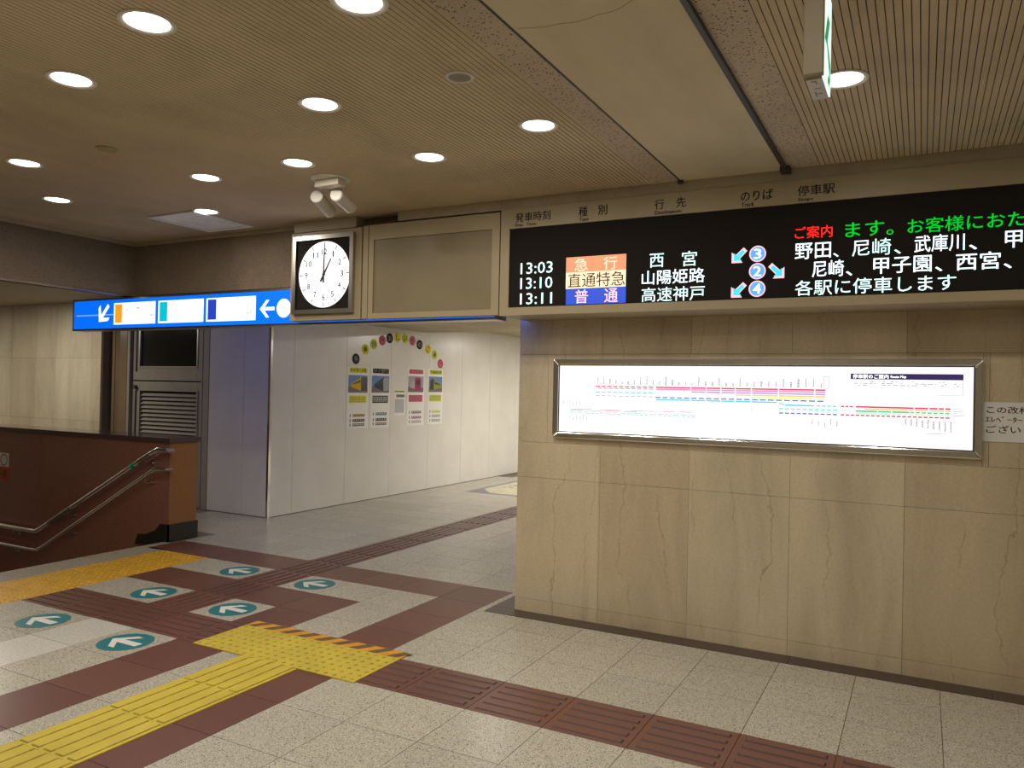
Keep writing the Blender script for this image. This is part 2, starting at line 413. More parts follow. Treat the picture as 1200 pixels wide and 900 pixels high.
obj('window_frame', MB().frame_y(-8.92, -7.83, 1.71, 2.24, .02, 6.592, 6.60), M['dullsteel'], dr)
obj('window_pane', MB().box(-8.90, -7.85, 6.618, 6.626, 1.73, 2.22), M['handglass'], dr)
bl = MB().box(-8.975, -8.96, 6.588, 6.60, .55, 1.42).tube((-8.968, 6.60, 1.46), (-8.968, 6.565, 1.46), .026)
obj('door_handle', bl, M['dark'], dr)
obj('flush_bolt', MB().box(-8.975, -8.96, 6.588, 6.60, 1.66, 2.20), M['dark'], dr)

# ceilings
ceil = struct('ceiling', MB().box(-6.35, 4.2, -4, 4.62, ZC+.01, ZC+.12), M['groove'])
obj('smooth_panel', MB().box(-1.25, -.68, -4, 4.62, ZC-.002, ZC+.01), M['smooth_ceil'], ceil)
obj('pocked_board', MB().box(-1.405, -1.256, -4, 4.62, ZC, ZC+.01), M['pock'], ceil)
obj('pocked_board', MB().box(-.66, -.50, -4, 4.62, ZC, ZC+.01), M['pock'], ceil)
P_ = .025
def ribs(x0, x1):
    mb = MB(); x = x0
    while x < x1-.001:
        a = x+.0032; b = min(x+P_, x1)-.0005
        mb.add([(a,-4,ZC+.001),(b,-4,ZC+.001),(b,4.62,ZC+.001),(a,4.62,ZC+.001),(a,-4,ZC+.0095),(b,-4,ZC+.0095),(b,4.62,ZC+.0095),(a,4.62,ZC+.0095)],
               [(0,3,2,1),(0,4,7,3),(1,2,6,5)])
        x += P_
    return mb
for x0, x1 in ((-6.20, -1.405), (-.50, 4.2)):
    o = link('ribbed_board', ribs(x0, x1).mesh('ribs', M['rib']), ceil); o['kind'] = 'stuff'
crk = [(-1.235, 2.318), (-1.19, 2.336), (-1.14, 2.350), (-1.10, 2.349), (-1.045, 2.361), (-.99, 2.358), (-.954, 2.346), (-.911, 2.348), (-.87, 2.335), (-.823, 2.304), (-.76, 2.29)]
cm = MB()
for (a, b), (c_, d_) in zip(crk, crk[1:]):
    cm.prism([(a, b, ZC-.0026), (c_, d_, ZC-.0026), (c_, d_+.003, ZC-.0026), (a, b+.003, ZC-.0026)], (0, 0, .0005))
obj('paint_crack', cm, M['crack'], ceil)
struct('trim_2', MB().box(-.680, -.660, -4, 4.40, ZC-.020, ZC+.005).box(-.695, -.645, 4.33, 4.40, ZC-.03, ZC), M['dark'])
struct('trim_3', MB().box(-1.257, -1.249, -4, 4.40, ZC-.005, ZC+.005).box(-1.265, -1.235, 4.38, 4.40, ZC-.02, ZC), M['dark'])

# bulkheads above the stairs and above the passage
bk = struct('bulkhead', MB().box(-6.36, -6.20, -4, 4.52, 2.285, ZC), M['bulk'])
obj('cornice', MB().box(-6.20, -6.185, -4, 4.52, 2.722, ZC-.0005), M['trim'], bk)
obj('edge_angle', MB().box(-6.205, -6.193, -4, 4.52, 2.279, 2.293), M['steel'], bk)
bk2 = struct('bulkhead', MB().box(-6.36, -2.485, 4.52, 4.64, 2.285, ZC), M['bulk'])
obj('cornice', MB().box(-6.185, -4.22, 4.505, 4.52, 2.722, ZC-.0005), M['trim'], bk2)
struct('ceiling_stairs', MB().box(-13.2, -6.36, -4, 6.47, 2.57, 2.7), M['trim'])
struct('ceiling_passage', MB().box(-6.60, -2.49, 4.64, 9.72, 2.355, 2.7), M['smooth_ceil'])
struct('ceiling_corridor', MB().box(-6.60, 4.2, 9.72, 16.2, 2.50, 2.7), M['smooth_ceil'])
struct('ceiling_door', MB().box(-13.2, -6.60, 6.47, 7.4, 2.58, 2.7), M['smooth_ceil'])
struct('wall_closet', MB().box(-13.2, -6.9, 7.4, 7.5, 0, 2.7), M['pil'])

# header trim between ceiling and display cabinets
struct('trim_4', MB().box(-3.26, 4.2, 4.41, 4.515, 2.685, ZC), M['trim'])
struct('trim_5', MB().box(-4.22, -3.63, 4.41, 4.515, 2.672, ZC), M['trim'])

# ------------------------------------------------------------------ floor tiles
T = .4
def X_(i): return .1+T*i
def Y_(j): return 3.19+T*j
def tile_mesh(w_, h_, mat, g=.0016, top=0.0):
    return MB().box(g, w_-g, g, h_-g, -.006, top).mesh('tile', mat)
def tact_mesh(along):
    mb = MB().box(.0016, T-.0016, .0016, T-.0016, -.006, 0); side = []
    for k in range(5):
        c = .05+k*.075; a, b = .03, .37; h = .005
        q = [(a, c-.020, 0), (b, c-.020, 0), (b, c+.020, 0), (a, c+.020, 0), (a+.006, c-.013, h), (b-.006, c-.013, h), (b-.006, c+.013, h), (a+.006, c+.013, h)]
        if along == 'y': q = [(y, x, z) for x, y, z in q]
        fs = [(4,5,6,7),(0,1,5,4),(1,2,6,5),(2,3,7,6),(3,0,4,7)]
        if along == 'y': fs = [f[::-1] for f in fs]
        n0 = len(mb.f); mb.add(q, fs); side += range(n0+1, n0+5)
    return mb.mesh('tactile', M['brown'], M['brown_side'], side)
ms = {'cream': tile_mesh(T, T, M['cream']), 'white': tile_mesh(T, T, M['white_tile']), 'brown': tile_mesh(T, T, M['brown']),
      'tx': tact_mesh('x'), 'ty': tact_mesh('y')}
def kind(i, j):
    if i == -12 and j >= 1: return 'ty'
    if j == 0:
        if -14 <= i <= -10 or i >= -7: return 'tx'
        if -9 <= i <= -8: return 'brown'
    if j == 4 and -16 <= i <= -8: return 'brown'
    if i == -8 and 1 <= j <= 3: return 'brown'
    if j == 2 and -14 <= i <= -10: return 'brown'
    if (i, j) == (-10, 1): return 'brown'
    if j < 0 and i in (-10, -8): return 'brown'
    if j < 0 and i == -12: return 'white'
    return 'cream'
cells = []
for i in range(-24, 3):
    for j in range(-5, 30):
        x, y = X_(i), Y_(j)
        if i < -14 and j <= 3: continue
        if i < -16 and j == 4: continue
        if i == -16 and j == 4: x0 = -6.30
        if i < -16 and y < 5.39: continue
        if i < -17 and y > 6.2: continue
        if x < -6.595 and y+T > 6.57: continue
        if x > -2.9 and y > 4.2: continue
        if not any(in_frame(x+a, y+b) for a in (0, T) for b in (0, T)): continue
        cells.append((x*x+y*y, i, j, kind(i, j)))
cells.sort()
nm = {'cream': 'tile', 'white': 'white_tile', 'brown': 'brown_tile', 'tx': 'tactile_tile', 'ty': 'tactile_tile'}
cnt = {}; rest = MB(); done = set()
for _, i, j, k in cells:
    done.add((i, j)); n = cnt.get(nm[k], 0); cnt[nm[k]] = n+1
    if n < 290: link(nm[k], ms[k], floor, (X_(i), Y_(j), 0))
    else: rest.box(X_(i)+.0016, X_(i)+T-.0016, Y_(j)+.0016, Y_(j)+T-.0016, -.006, 0)
# tiles cut against the wall base and the poster wall
def cut(x0, x1, y0, y1, name='cut_tile', mat='cream'):
    obj(name, MB().box(x0+.0016, x1-.0016, y0+.0016, y1-.0016, -.006, 0), M[mat], floor)
for i in range(-7, 2): cut(X_(i), X_(i+1), Y_(3), 4.655)
for i in range(-7, 2): pass
for j in range(3, 15):
    y0 = Y_(j); cut(-2.70, -2.645, max(y0, 4.656), y0+T) if y0 < 8.6 else None
cut(-6.60, -6.30, 6.571, Y_(9))
for j in range(9, 22): cut(-6.60, -6.30, Y_(j), Y_(j+1))
for i in range(-19, -16): cut(X_(i), X_(i+1) if i < -17 else -6.30, Y_(8), 6.57)
# the remaining hall floor out of view
for i in range(-34, 11):
    for j in range(-18, 33):
        x, y = X_(i), Y_(j)
        if (i, j) in done or (x > -2.9 and Y_(3)-.01 < y < 9.0) or (x < -6.31 and 2.2 < y+T and y < 5.38): continue
        if i < -14 and j <= 3 and y > 1.8: continue
        if (x < -6.31 and y+T > 6.57): continue
        rest.box(x+.0016, x+T-.0016, y+.0016, y+T-.0016, -.006, 0)
o = link('tile_field', rest.mesh('tile_field', M['cream']), floor); o['kind'] = 'stuff'
# dark stone strip round the foot of the marble wall
for a, b in ((-2.645, -1.66), (-1.66, -.66), (-.66, .34), (.34, 1.34), (1.34, 2.6)):
    obj('border_stone', MB().box(a+.001, b-.001, 4.656, 4.80, -.006, .002), M['darkstone'], floor)
for k in range(3): obj('border_stone', MB().box(-2.645, -2.486, 4.802+k*1.4, 6.2+k*1.4, -.006, .002), M['darkstone'], floor)
# stone nosing along the top stair and the amber warning tiles beside it
for k in range(5): obj('nosing_stone', MB().box(-6.405, -6.084, max(1.991, 4.83-.6*(k+1)+.001), 4.83-.6*k-.001, -.04, 0), M['nosing'], floor)
obj('nosing_stone', MB().box(-6.405, -6.302, 4.832, 5.052, -.04, 0), M['nosing'], floor)
obj('cut_tile', MB().box(-6.30, -6.084, 4.832, 5.19, -.006, -.0005), M['brown'], floor)
for i in range(-33, -16): cut(X_(i), min(X_(i+1), -6.405), 1.992, 2.2)
cut(-6.084, -5.5, 1.992, 2.088)
def dome(mb, x, y, z, r, h, n=8):
    a = [(x+r*math.cos(2*PI*i/n), y+r*math.sin(2*PI*i/n), z) for i in range(n)]
    b = [(x+r*.6*math.cos(2*PI*i/n), y+r*.6*math.sin(2*PI*i/n), z+h) for i in range(n)]
    mb.add(a+b, [(i, (i+1) % n, n+(i+1) % n, n+i) for i in range(n)]+[tuple(range(n, 2*n))])
wt = MB().box(.001, .297, .001, .299, -.006, .001)
for a in range(5):
    for b in range(5): dome(wt, .03+a*.0595, .03+b*.06, .001, .016, .0055)
wm = wt.mesh('warning_tile', M['orange_yellow'])
for a in range(2):
    for b in range(9): link('warning_tile', wm, floor, (-6.082+a*.299, 4.79-.3*(b+1), 0))

# ------------------------------------------------------------------ things lying on the floor
PL = 'teal round arrow stickers on the floor tiles'
arrow_sh = [(-.118, 0), (-.020, .098), (.030, .098), (-.042, .026), (.112, .026), (.112, -.026), (-.042, -.026), (.030, -.098), (-.020, -.098)]
def arrow_sticker(x, y, label):
    t = thing('arrow_sticker', label, 'sticker', (x, y, 0), PL)
    n = 40
    part(t, 'disc', MB().prism([(x+.155*math.cos(2*PI*i/n), y+.155*math.sin(2*PI*i/n), 0.0002) for i in range(n)], (0, 0, .0008)), M['teal'])
    part(t, 'arrow', MB().prism([(x+a, y+b, .001) for a, b in arrow_sh], (0, 0, .0005)), M['white_vinyl'])
arrow_sticker(-4.10, 2.99, 'teal round arrow sticker right of the white tile strip, nearest the camera')
arrow_sticker(-4.90, 2.99, 'teal round arrow sticker left of the white tile strip, below the brown ribbed band')
arrow_sticker(-4.90, 3.79, 'teal round arrow sticker on the cream patch between amber strip and brown crossing')
arrow_sticker(-4.90, 4.59, 'teal round arrow sticker farthest from the camera, by the end of the amber strip')
arrow_sticker(-4.10, 3.79, 'teal round arrow sticker on a lone cream tile ringed by brown, behind the yellow mat')
arrow_sticker(-4.10, 4.59, 'teal round arrow sticker rightmost of all, on the cream tiles beyond the crossing')

t = thing('warning_mat', 'yellow rubber warning mat with raised dots and striped tape, forming the T bar', 'tactile mat', (-3.15, 3.37, 0))
part(t, 'rubber_base', MB().box(-3.75, -2.56, 3.17, 3.575, .0003, .0062), M['yellow'])
dm = MB()
for a in range(20):
    for b in range(7): dome(dm, -3.72+a*.0595, 3.198+b*.058, .0062, .0125, .005)
dm.v = [(a-t.location[0], b-t.location[1], c) for a, b, c in dm.v]
o = obj('raised_dots', dm.mesh('raised_dots', M['yellow_bump'], M['yellow_shade_dirt'], [i for i in range(len(dm.f)) if i % 9 != 8]), None, t); o['kind'] = 'stuff'
part(t, 'striped_tape', MB().box(-3.75, -2.56, 3.5755, 3.675, .0003, .0064), M['hazard_orange'])
hs = MB(); x = -3.74
while x < -2.64:
    hs.prism([(x, 3.578, .0065), (x+.065, 3.578, .0065), (x+.125, 3.672, .0065), (x+.06, 3.672, .0065)], (0, 0, .0003)); x += .135
o = part(t, 'tape_stripes', hs, M['hazard_dark']); o['kind'] = 'stuff'
t = thing('guide_mat', 'yellow rubber guiding mat with long raised bars running towards the camera', 'tactile mat', (-3.145, 2.1, 0))
for k in range(5):
    y1 = 3.165-.41*k; y0 = y1-.408
    seg = part(t, 'mat_section', MB().box(-3.35, -2.94, y0, y1, .0003, .0055), M['yellow'])
    bm_ = MB()
    for b in range(5):
        cx = -3.305+b*.080
        bm_.add([(cx-.026, y0+.008, .0055), (cx+.026, y0+.008, .0055), (cx+.026, y1-.002, .0055), (cx-.026, y1-.002, .0055),
                 (cx-.023, y0+.014, .0105), (cx+.023, y0+.014, .0105), (cx+.023, y1-.004, .0105), (cx-.023, y1-.004, .0105)],
                [(4,5,6,7),(0,1,5,4),(1,2,6,5),(2,3,7,6),(3,0,4,7)])
    bm_.v = [(a-t.location[0], b-t.location[1], c) for a, b, c in bm_.v]
    o = obj('raised_bars', bm_.mesh('raised_bars', M['yellow_bump'], M['yellow_shade_dirt'], [i for i in range(len(bm_.f)) if i % 5]), None, seg); o['kind'] = 'stuff'
t = thing('floor_map_sticker', 'faded floor sticker with grey-blue border and cream middle, far down the passage', 'sticker', (-5.3, 11, 0))
M['dull_blue'] = plain('faded_blue_vinyl', (.21,.22,.27), .4)
part(t, 'border', MB().box(-6.0, -4.7, 9.9, 12.6, .0003, .0012), M['dull_blue'])
part(t, 'middle', MB().prism([(-5.92, 10.35, .0013), (-5.60, 9.98, .0013), (-4.78, 9.98, .0013), (-4.78, 12.5, .0013), (-5.92, 12.5, .0013)], (0,0,.0004)), plain('cream_vinyl', (.62,.58,.40), .4))
sp = MB()
for k in range(46):
    a = -5.85+random.random()*1.0; b = 10.5+random.random()*1.9
    sp.box(a, a+.05, b, b+.06, .0018, .0022)
o = part(t, 'printed_marks', sp, M['dull_blue']); o['kind'] = 'stuff'

# ------------------------------------------------------------------ stair parapet, cap, plinth
pw = struct('wall_parapet', MB().box(-13.2, -6.375, 5.075, 5.365, -1.6, .945), M['grout'])
for a, b in ((-8.40, -6.366), (-10.45, -8.40), (-13.2, -10.45)):
    obj('granite_panel', MB().box(a+.001, b-.001, 5.06, 5.075, -1.6, .945), M['granite'], pw)
obj('back_panel', MB().box(-13.2, -6.366, 5.365, 5.38, 0, .945), M['granite'], pw)
obj('end_panel', MB().box(-6.375, -6.36, 5.062, 5.38, .12, .945), M['granite_end'], pw)
obj('end_base', MB().box(-6.375, -6.357, 5.062, 5.38, .0, .12), M['granite_end'], pw)
for a, b in ((-8.3, -6.335), (-10.3, -8.3), (-13.2, -10.3)):
    obj('cap_stone', MB().box(a+.0008, b-.0008, 5.038, 5.402, .945, .990), M['granite_cap'], pw, bevel=.004)
pm = MB().box(-6.357, -6.343, 5.045, 5.39, 0.001, .165)
pm.prism([(-6.343, 5.045, .001), (-6.343, 5.045, .165), (-6.46, 5.045, .165), (-6.52, 5.045, .10), (-6.67, 5.045, .045), (-6.78, 5.045, .035), (-6.82, 5.045, -.06), (-6.42, 5.045, -.06), (-6.42, 5.045, .001)], (0, .0145, 0))
obj('plinth', pm, M['plinth'], pw)

t = thing('handrail', 'double stainless steel handrail descending along the red granite stair wall', 'handrail', (-7.4, 5.06, .3))
part(t, 'upper_rail', MB().path([(-6.40, 5.056, .875), (-6.29, 5.03, .880), (-6.31, 4.985, .885), (-6.42, 4.98, .885), (-6.52, 4.98, .845), (-8.24, 4.98, -.045), (-8.33, 4.98, -.085), (-8.45, 4.98, -.09), (-13.0, 4.98, -.09)], .025), M['steel'], smooth=True)
part(t, 'lower_rail', MB().path([(-6.40, 5.056, .695), (-6.30, 5.03, .698), (-6.32, 4.985, .70), (-6.44, 4.98, .70), (-6.54, 4.98, .66), (-8.22, 4.98, -.245), (-8.31, 4.98, -.285), (-8.43, 4.98, -.29), (-13.0, 4.98, -.29)], .018), M['steel'], smooth=True)
sl = lambda x, z0: z0-.5174*(-6.52-x)
for x in (-6.60, -7.78):
    for zo, r in ((.845, .021), (.655, .0155)):
        z = sl(x, zo)
        part(t, 'bracket', MB().path([(x, 4.98, z-r*.6), (x, 4.985, z-.055), (x, 5.01, z-.065), (x, 5.056, z-.065)], .006, 8).tube((x, 5.052, z-.065), (x, 5.06, z-.065), .022), M['dullsteel'])
for x in (-8.75, -10.2):
    for z in (-.11, -.30):
        part(t, 'bracket', MB().path([(x, 4.98, z), (x, 4.985, z-.045), (x, 5.01, z-.055), (x, 5.056, z-.055)], .006, 8).tube((x, 5.052, z-.055), (x, 5.06, z-.055), .022), M['dullsteel'])
def sleeve(xa, xb, r=.0265):
    return MB().tube((xa, 4.98, sl(xa, .845)), (xb, 4.98, sl(xb, .845)), r, 14)
o = part(t, 'grip_band', sleeve(-6.75, -6.80), plain('green_band', (.0,.28,.11), .4)); o['label'] = 'green band round the rail'
o = part(t, 'braille_plate', sleeve(-7.72, -8.10, .0262), M['dullsteel'])
o = part(t, 'braille_plate', sleeve(-6.53, -6.70, .0262), M['dullsteel'])

t = thing('no_smoking_sign', 'small white and red notice stuck on the red granite wall', 'sign', (-9.16, 5.06, .55))
part(t, 'plate', MB().box(-9.32, -9.0, 5.056, 5.0595, .545, .70), M['white_paper'])
part(t, 'red_panel', MB().box(-9.32, -9.0, 5.056, 5.0595, .40, .544), plain('red_print', (.55,.03,.02), .4))
rg = MB()
n = 28
for i in range(n):
    a0, a1 = 2*PI*i/n, 2*PI*(i+1)/n
    rg.poly([(-9.09+r*math.cos(a), 5.0555, .622+r*math.sin(a)) for r, a in ((.068, a0), (.068, a1), (.055, a1), (.055, a0))])
part(t, 'ring_symbol', rg, M['red_ink'])
M['yellow_ink'] = ink('yellow_ink', (.8,.6,.02))
lettering(t, '禁煙', (-9.25, -9.02, .43, .52), ('y', 5.0555), M['yellow_ink'], bold=.02)

# ------------------------------------------------------------------ ceiling fixtures
GL = 'round ceiling downlights'
def add_lamp(root, x, y, z, W, col=LAMP_COL, size=.14):
    ld = bpy.data.lights.new('lamp', 'AREA'); ld.shape = 'DISK'; ld.size = size; ld.energy = W; ld.color = col
    lo = bpy.data.objects.new('lamp', ld); C.objects.link(lo); lo.parent = root
    lo.location = (x-root.location[0], y-root.location[1], z-root.location[2]); return lo
def downlight(x, y, label, z=ZC, W=LAMP_W, r=.088, col=LAMP_COL):
    t = thing('downlight', label, 'ceiling light', (x, y, z), GL)
    part(t, 'trim_ring', MB().lathe([(r+.008, .0), (r+.006, -.004), (r-.004, -.005), (r-.014, .0), (r-.016, .010)], (x, y, z)), M['ring'], smooth=True)
    n = 32
    part(t, 'lens', MB().lathe([(r-.0145, -.0005), (r*.6, -.006), (r*.25, -.0085), (.0005, -.009)], (x, y, z)), M['lens'], smooth=True)
    add_lamp(t, x, y, z-.012, W, col)
DL = [(-2.36, 1.745, 'largest downlight, at the upper left of the ribbed ceiling'),
 (-3.09, 1.944, 'downlight at the far left, second in size'),
 (-2.345, 2.588, 'downlight in the middle of the ribbed ceiling, above the clock'),
 (-4.52, 2.585, 'leftmost downlight, at the left edge of the picture'),
 (-5.22, 3.207, 'small downlight nearest the left bulkhead'),
 (-3.80, 3.226, 'small downlight between the ceiling hatch and the yellowed cover plate'),
 (-4.537, 3.865, 'small downlight touching the corner of the square ceiling hatch'),
 (-3.07, 3.223, 'small downlight just left of the twin spotlight'),
 (-2.338, 3.430, 'downlight right of the twin spotlight, above the blank cabinet'),
 (-1.595, 3.226, 'downlight above the departure board, beside the pocked strip'),
 (-.292, 3.240, 'downlight behind the hanging exit sign, at the right'),
 (-1.609, 1.946, 'downlight cut by the top edge of the picture')]
for x, y, l in DL: downlight(x, y, l)
for x, y, l in ((1.0, 3.24, 'added unseen downlight right of the exit sign, past the right edge of the picture'), (1.0, 1.2, 'added unseen downlight to the right of the camera'), (-.29, .6, 'added unseen downlight just above the camera'),
                (-1.6, .0, 'added unseen downlight a step left of the camera'), (-3.1, .0, 'added unseen downlight between the camera and the stairs'), (-4.5, .6, 'added unseen downlight by the near end of the amber strip'),
                (1.0, -1.5, 'added unseen downlight behind the camera on the right'), (-1.6, -2.2, 'added unseen downlight behind the camera in the middle'), (-4.5, -1.8, 'added unseen downlight behind the camera on the left')):
    downlight(x, y, l)  # unseen downlights, added to light the hall near the camera
for x, y, l in ((-9.9, 5.2, 'lowered downlight over the stair landing'), (-12.0, 4.6, 'lowered downlight at the foot of the stairs')): downlight(x, y, l, 2.57, LAMP_W_STAIR)
for x, y, l in ((-4.4, 11.0, 'corridor downlight above the floor map sticker'), (-1.5, 11.0, 'corridor downlight behind the marble wall'), (-4.4, 14.0, 'corridor downlight at the far end by the white wall'), (-.5, 13.6, 'corridor downlight at the far right end')):
    downlight(x, y, l, 2.50, LAMP_W_FAR, .12, LAMP_COL_FAR)
downlight(-4.2, 7.6, 'downlight in the passage ceiling hidden behind the sign', 2.355, 5, col=LAMP_COL_FAR)

t = thing('smoke_detector', 'grey round ceiling speaker grille among the downlights above the blank cabinet', 'ceiling speaker', (-1.63, 2.59, ZC))
part(t, 'ring', MB().lathe([(.060, .0), (.058, -.005), (.048, -.007), (.044, -.003)], (-1.63, 2.59, ZC)), M['ring'], smooth=True)
part(t, 'grille', MB().lathe([(.046, -.003), (.03, -.006), (.0005, -.007)], (-1.63, 2.59, ZC)), plain('grey_grille', (.30,.28,.25), .6), smooth=True)
t = thing('cover_plate', 'small yellowed round cover plate on the ceiling at the left', 'cover plate', (-3.83, 2.61, ZC))
part(t, 'ring', MB().lathe([(.055, .0), (.054, -.005), (.046, -.007), (.044, -.004)], (-3.83, 2.61, ZC)), plain('yellowed_plastic', (.42,.36,.10), .5), smooth=True)
part(t, 'plate', MB().lathe([(.046, -.004), (.0005, -.006)], (-3.83, 2.61, ZC)), plain('aged_plastic', (.32,.27,.14), .5), smooth=True)
t = thing('ceiling_hatch', 'pale square access hatch in the dark far end of the ceiling', 'hatch', (-4.85, 4.09, ZC))
M['hatch'] = plain('pale_hatch_paint', (.80,.79,.80), .5)
fm = MB()
for a in ((-5.10, -4.60, 3.81, 3.85), (-5.10, -4.60, 4.33, 4.37), (-5.10, -5.06, 3.85, 4.33), (-4.64, -4.60, 3.85, 4.33)): fm.box(*a, ZC-.010, ZC-.0005)
part(t, 'hatch_frame', fm, M['hatch'])
part(t, 'hatch_door', MB().box(-5.054, -4.646, 3.856, 4.324, ZC-.007, ZC-.0005), M['hatch'])

# twin spotlight
t = thing('twin_spotlight', 'beige twin spotlight on a ceiling plate aimed at the clock', 'spotlight', (-3.12, 3.55, ZC))
part(t, 'ceiling_plate', MB().lathe([(.118, .0), (.116, -.006), (.105, -.009), (.0005, -.009)], (-3.12, 3.55, ZC)), M['ring'], smooth=True)
part(t, 'driver_box', MB().box(-3.21, -3.03, 3.51, 3.58, ZC-.050, ZC-.009), M['spot'], bevel=.004)
for sx, a, b in ((-3.19, Vector((-3.271, 3.60, 2.672)), Vector((-3.345, 3.81, 2.628))), (-3.06, Vector((-3.118, 3.60, 2.668)), Vector((-3.18, 3.81, 2.642)))):
    part(t, 'stem', MB().path([(sx, 3.575, ZC-.045), (sx, 3.60, 2.715), tuple(a*.75+b*.25+Vector((0, 0, .03)))], .008), M['spot'])
    can = part(t, 'lamp_can', MB().tube(a, b, .040, 28), M['spot'], smooth=True)
    dd = (a-b).normalized()
    c2 = MB().tube(a, a+dd*.006, .039, 28, .034); c2.v = [(p[0]-t.location[0], p[1]-t.location[1], p[2]-t.location[2]) for p in c2.v]
    obj('end_cap', c2, M['can_cap'], can)

# exit sign (seen from its narrow end)
t = thing('exit_sign', 'hanging beige box sign with lit white face and green arrow', 'exit sign', (-.214, 1.87, ZC))
part(t, 'housing', MB().box(-.235, -.195, 1.735, 1.755, 2.20, ZC-.002).box(-.235, -.197, 1.755, 1.895, 2.42, 2.46).box(-.233, -.200, 1.755, 1.895, 2.20, 2.42), M['cab'], bevel=.002)
part(t, 'hanger', MB().box(-.232, -.203, 1.76, 1.89, 2.46, ZC-.002), M['cab'])
part(t, 'lit_face', MB().box(-.200, -.196, 1.757, 1.893, 2.203, 2.415), M['exit_white'])
ar = MB()
def yz(pts, x=-.1955): ar.poly([(x, a, b) for a, b in pts])
yz([(1.763, 2.285), (1.812, 2.355), (1.855, 2.355), (1.806, 2.285)]); yz([(1.763, 2.285), (1.806, 2.285), (1.880, 2.225), (1.880, 2.268), (1.812, 2.300), (1.78, 2.300)])
yz([(1.83, 2.215), (1.875, 2.215), (1.875, 2.235), (1.84, 2.235)])
part(t, 'green_arrow', ar, M['exit_green'])
part(t, 'bottom_lens', MB().box(-.232, -.199, 1.757, 1.880, 2.196, 2.1998), plain('frosted_plastic', (.62,.60,.55), .4))
lm = MB()
for a, b, c_, d_ in ((-.222, -.212, 1.765, 1.772), (-.214, -.211, 1.765, 1.785), (-.220, -.208, 1.81, 1.814), (-.222, -.219, 1.83, 1.86), (-.219, -.207, 1.842, 1.846)): lm.box(a, b, c_, d_, 2.1955, 2.196)
o = part(t, 'faint_print', lm, plain('grey_print', (.25,.24,.22), .5)); o['kind'] = 'stuff'

# ------------------------------------------------------------------ departure board
YF = 4.40
t = thing('departure_board', 'long beige cabinet with black display of train departures above the route map', 'departure board', (.5, 4.6, 2.0))
bd = MB()
bx0, bx1, bz0, bz1 = -2.430, 3.4, 2.000, 2.684
sx0, sx1, sz0, sz1 = -2.366, 1.75, 2.050, 2.557
bd.box(bx0, bx1, YF, YF+.04, sz1, bz1).box(bx0, bx1, YF, YF+.04, bz0, sz0).box(bx0, sx0, YF, YF+.04, sz0, sz1).box(sx1, bx1, YF, YF+.04, sz0, sz1)
part(t, 'front_frame', bd, M['cab'])
part(t, 'cabinet', MB().box(bx0, bx1, YF+.04, 4.798, bz0, bz1), M['cab'])
part(t, 'screen', MB().box(sx0+.0005, sx1-.0005, YF+.012, YF+.0395, sz0+.0005, sz1-.0005), M['black'])
for x in (-1.9, -1.2, -.5, -.46, .2, .9): part(t, 'screw', MB().tube((x, YF+.16, 1.9985), (x, YF+.16, 2.0), .006, 8), M['dark'])
PH = ('y', YF-.0008); PSR = ('y', YF+.0105); PS2 = ('y', YF+.0095)
for s, r in (('発車時刻', (-2.325, -2.077, 2.594, 2.654)), ('Dep.  Time', (-2.325, -2.176, 2.562, 2.587)), ('種', (-1.887, -1.827, 2.594, 2.653)), ('別', (-1.760, -1.699, 2.594, 2.653)),
             ('Type', (-1.881, -1.818, 2.561, 2.587)), ('行', (-1.405, -1.347, 2.594, 2.653)), ('先', (-1.276, -1.219, 2.594, 2.653)), ('Destination', (-1.403, -1.244, 2.564, 2.586)),
             ('のりば', (-.911, -.738, 2.594, 2.652)), ('Track', (-.907, -.837, 2.564, 2.587)), ('停車駅', (-.611, -.424, 2.594, 2.650)), ('Stops', (-.609, -.531, 2.562, 2.586))):
    lettering(t, s, r, PH, M['header_ink'], 'header_lettering', bold=.035 if s.isascii() else .014)
for s, z in (('13:03', 2.258), ('13:10', 2.162), ('13:11', 2.064)):
    lettering(t, s, (-2.286, -2.060, z+.004, z+.076), PSR, M['led_white'], 'time_lettering', bold=.004)
part(t, 'type_block', rect_y(MB(), -1.968, -1.577, 2.2560, 2.349, YF+.0105), M['led_orange'])
part(t, 'type_block', rect_y(MB(), -1.968, -1.577, 2.1540, 2.2555, YF+.0105), M['led_cream'])
part(t, 'type_block', rect_y(MB(), -1.966, -1.575, 2.0560, 2.1535, YF+.0105), M['led_blue'])
LT = 'display_lettering'
for s, r, m_ in (('急', (-1.913, -1.822, 2.261, 2.340), 'led_orange_ink'), ('行', (-1.722, -1.634, 2.261, 2.340), 'led_orange_ink'), ('直通特急', (-1.954, -1.582, 2.160, 2.248), 'led_brown'),
                ('普', (-1.905, -1.817, 2.062, 2.146), 'led_pink'), ('通', (-1.712, -1.626, 2.062, 2.146), 'led_pink')):
    lettering(t, s, r, PS2, M[m_], LT, bold=.008)
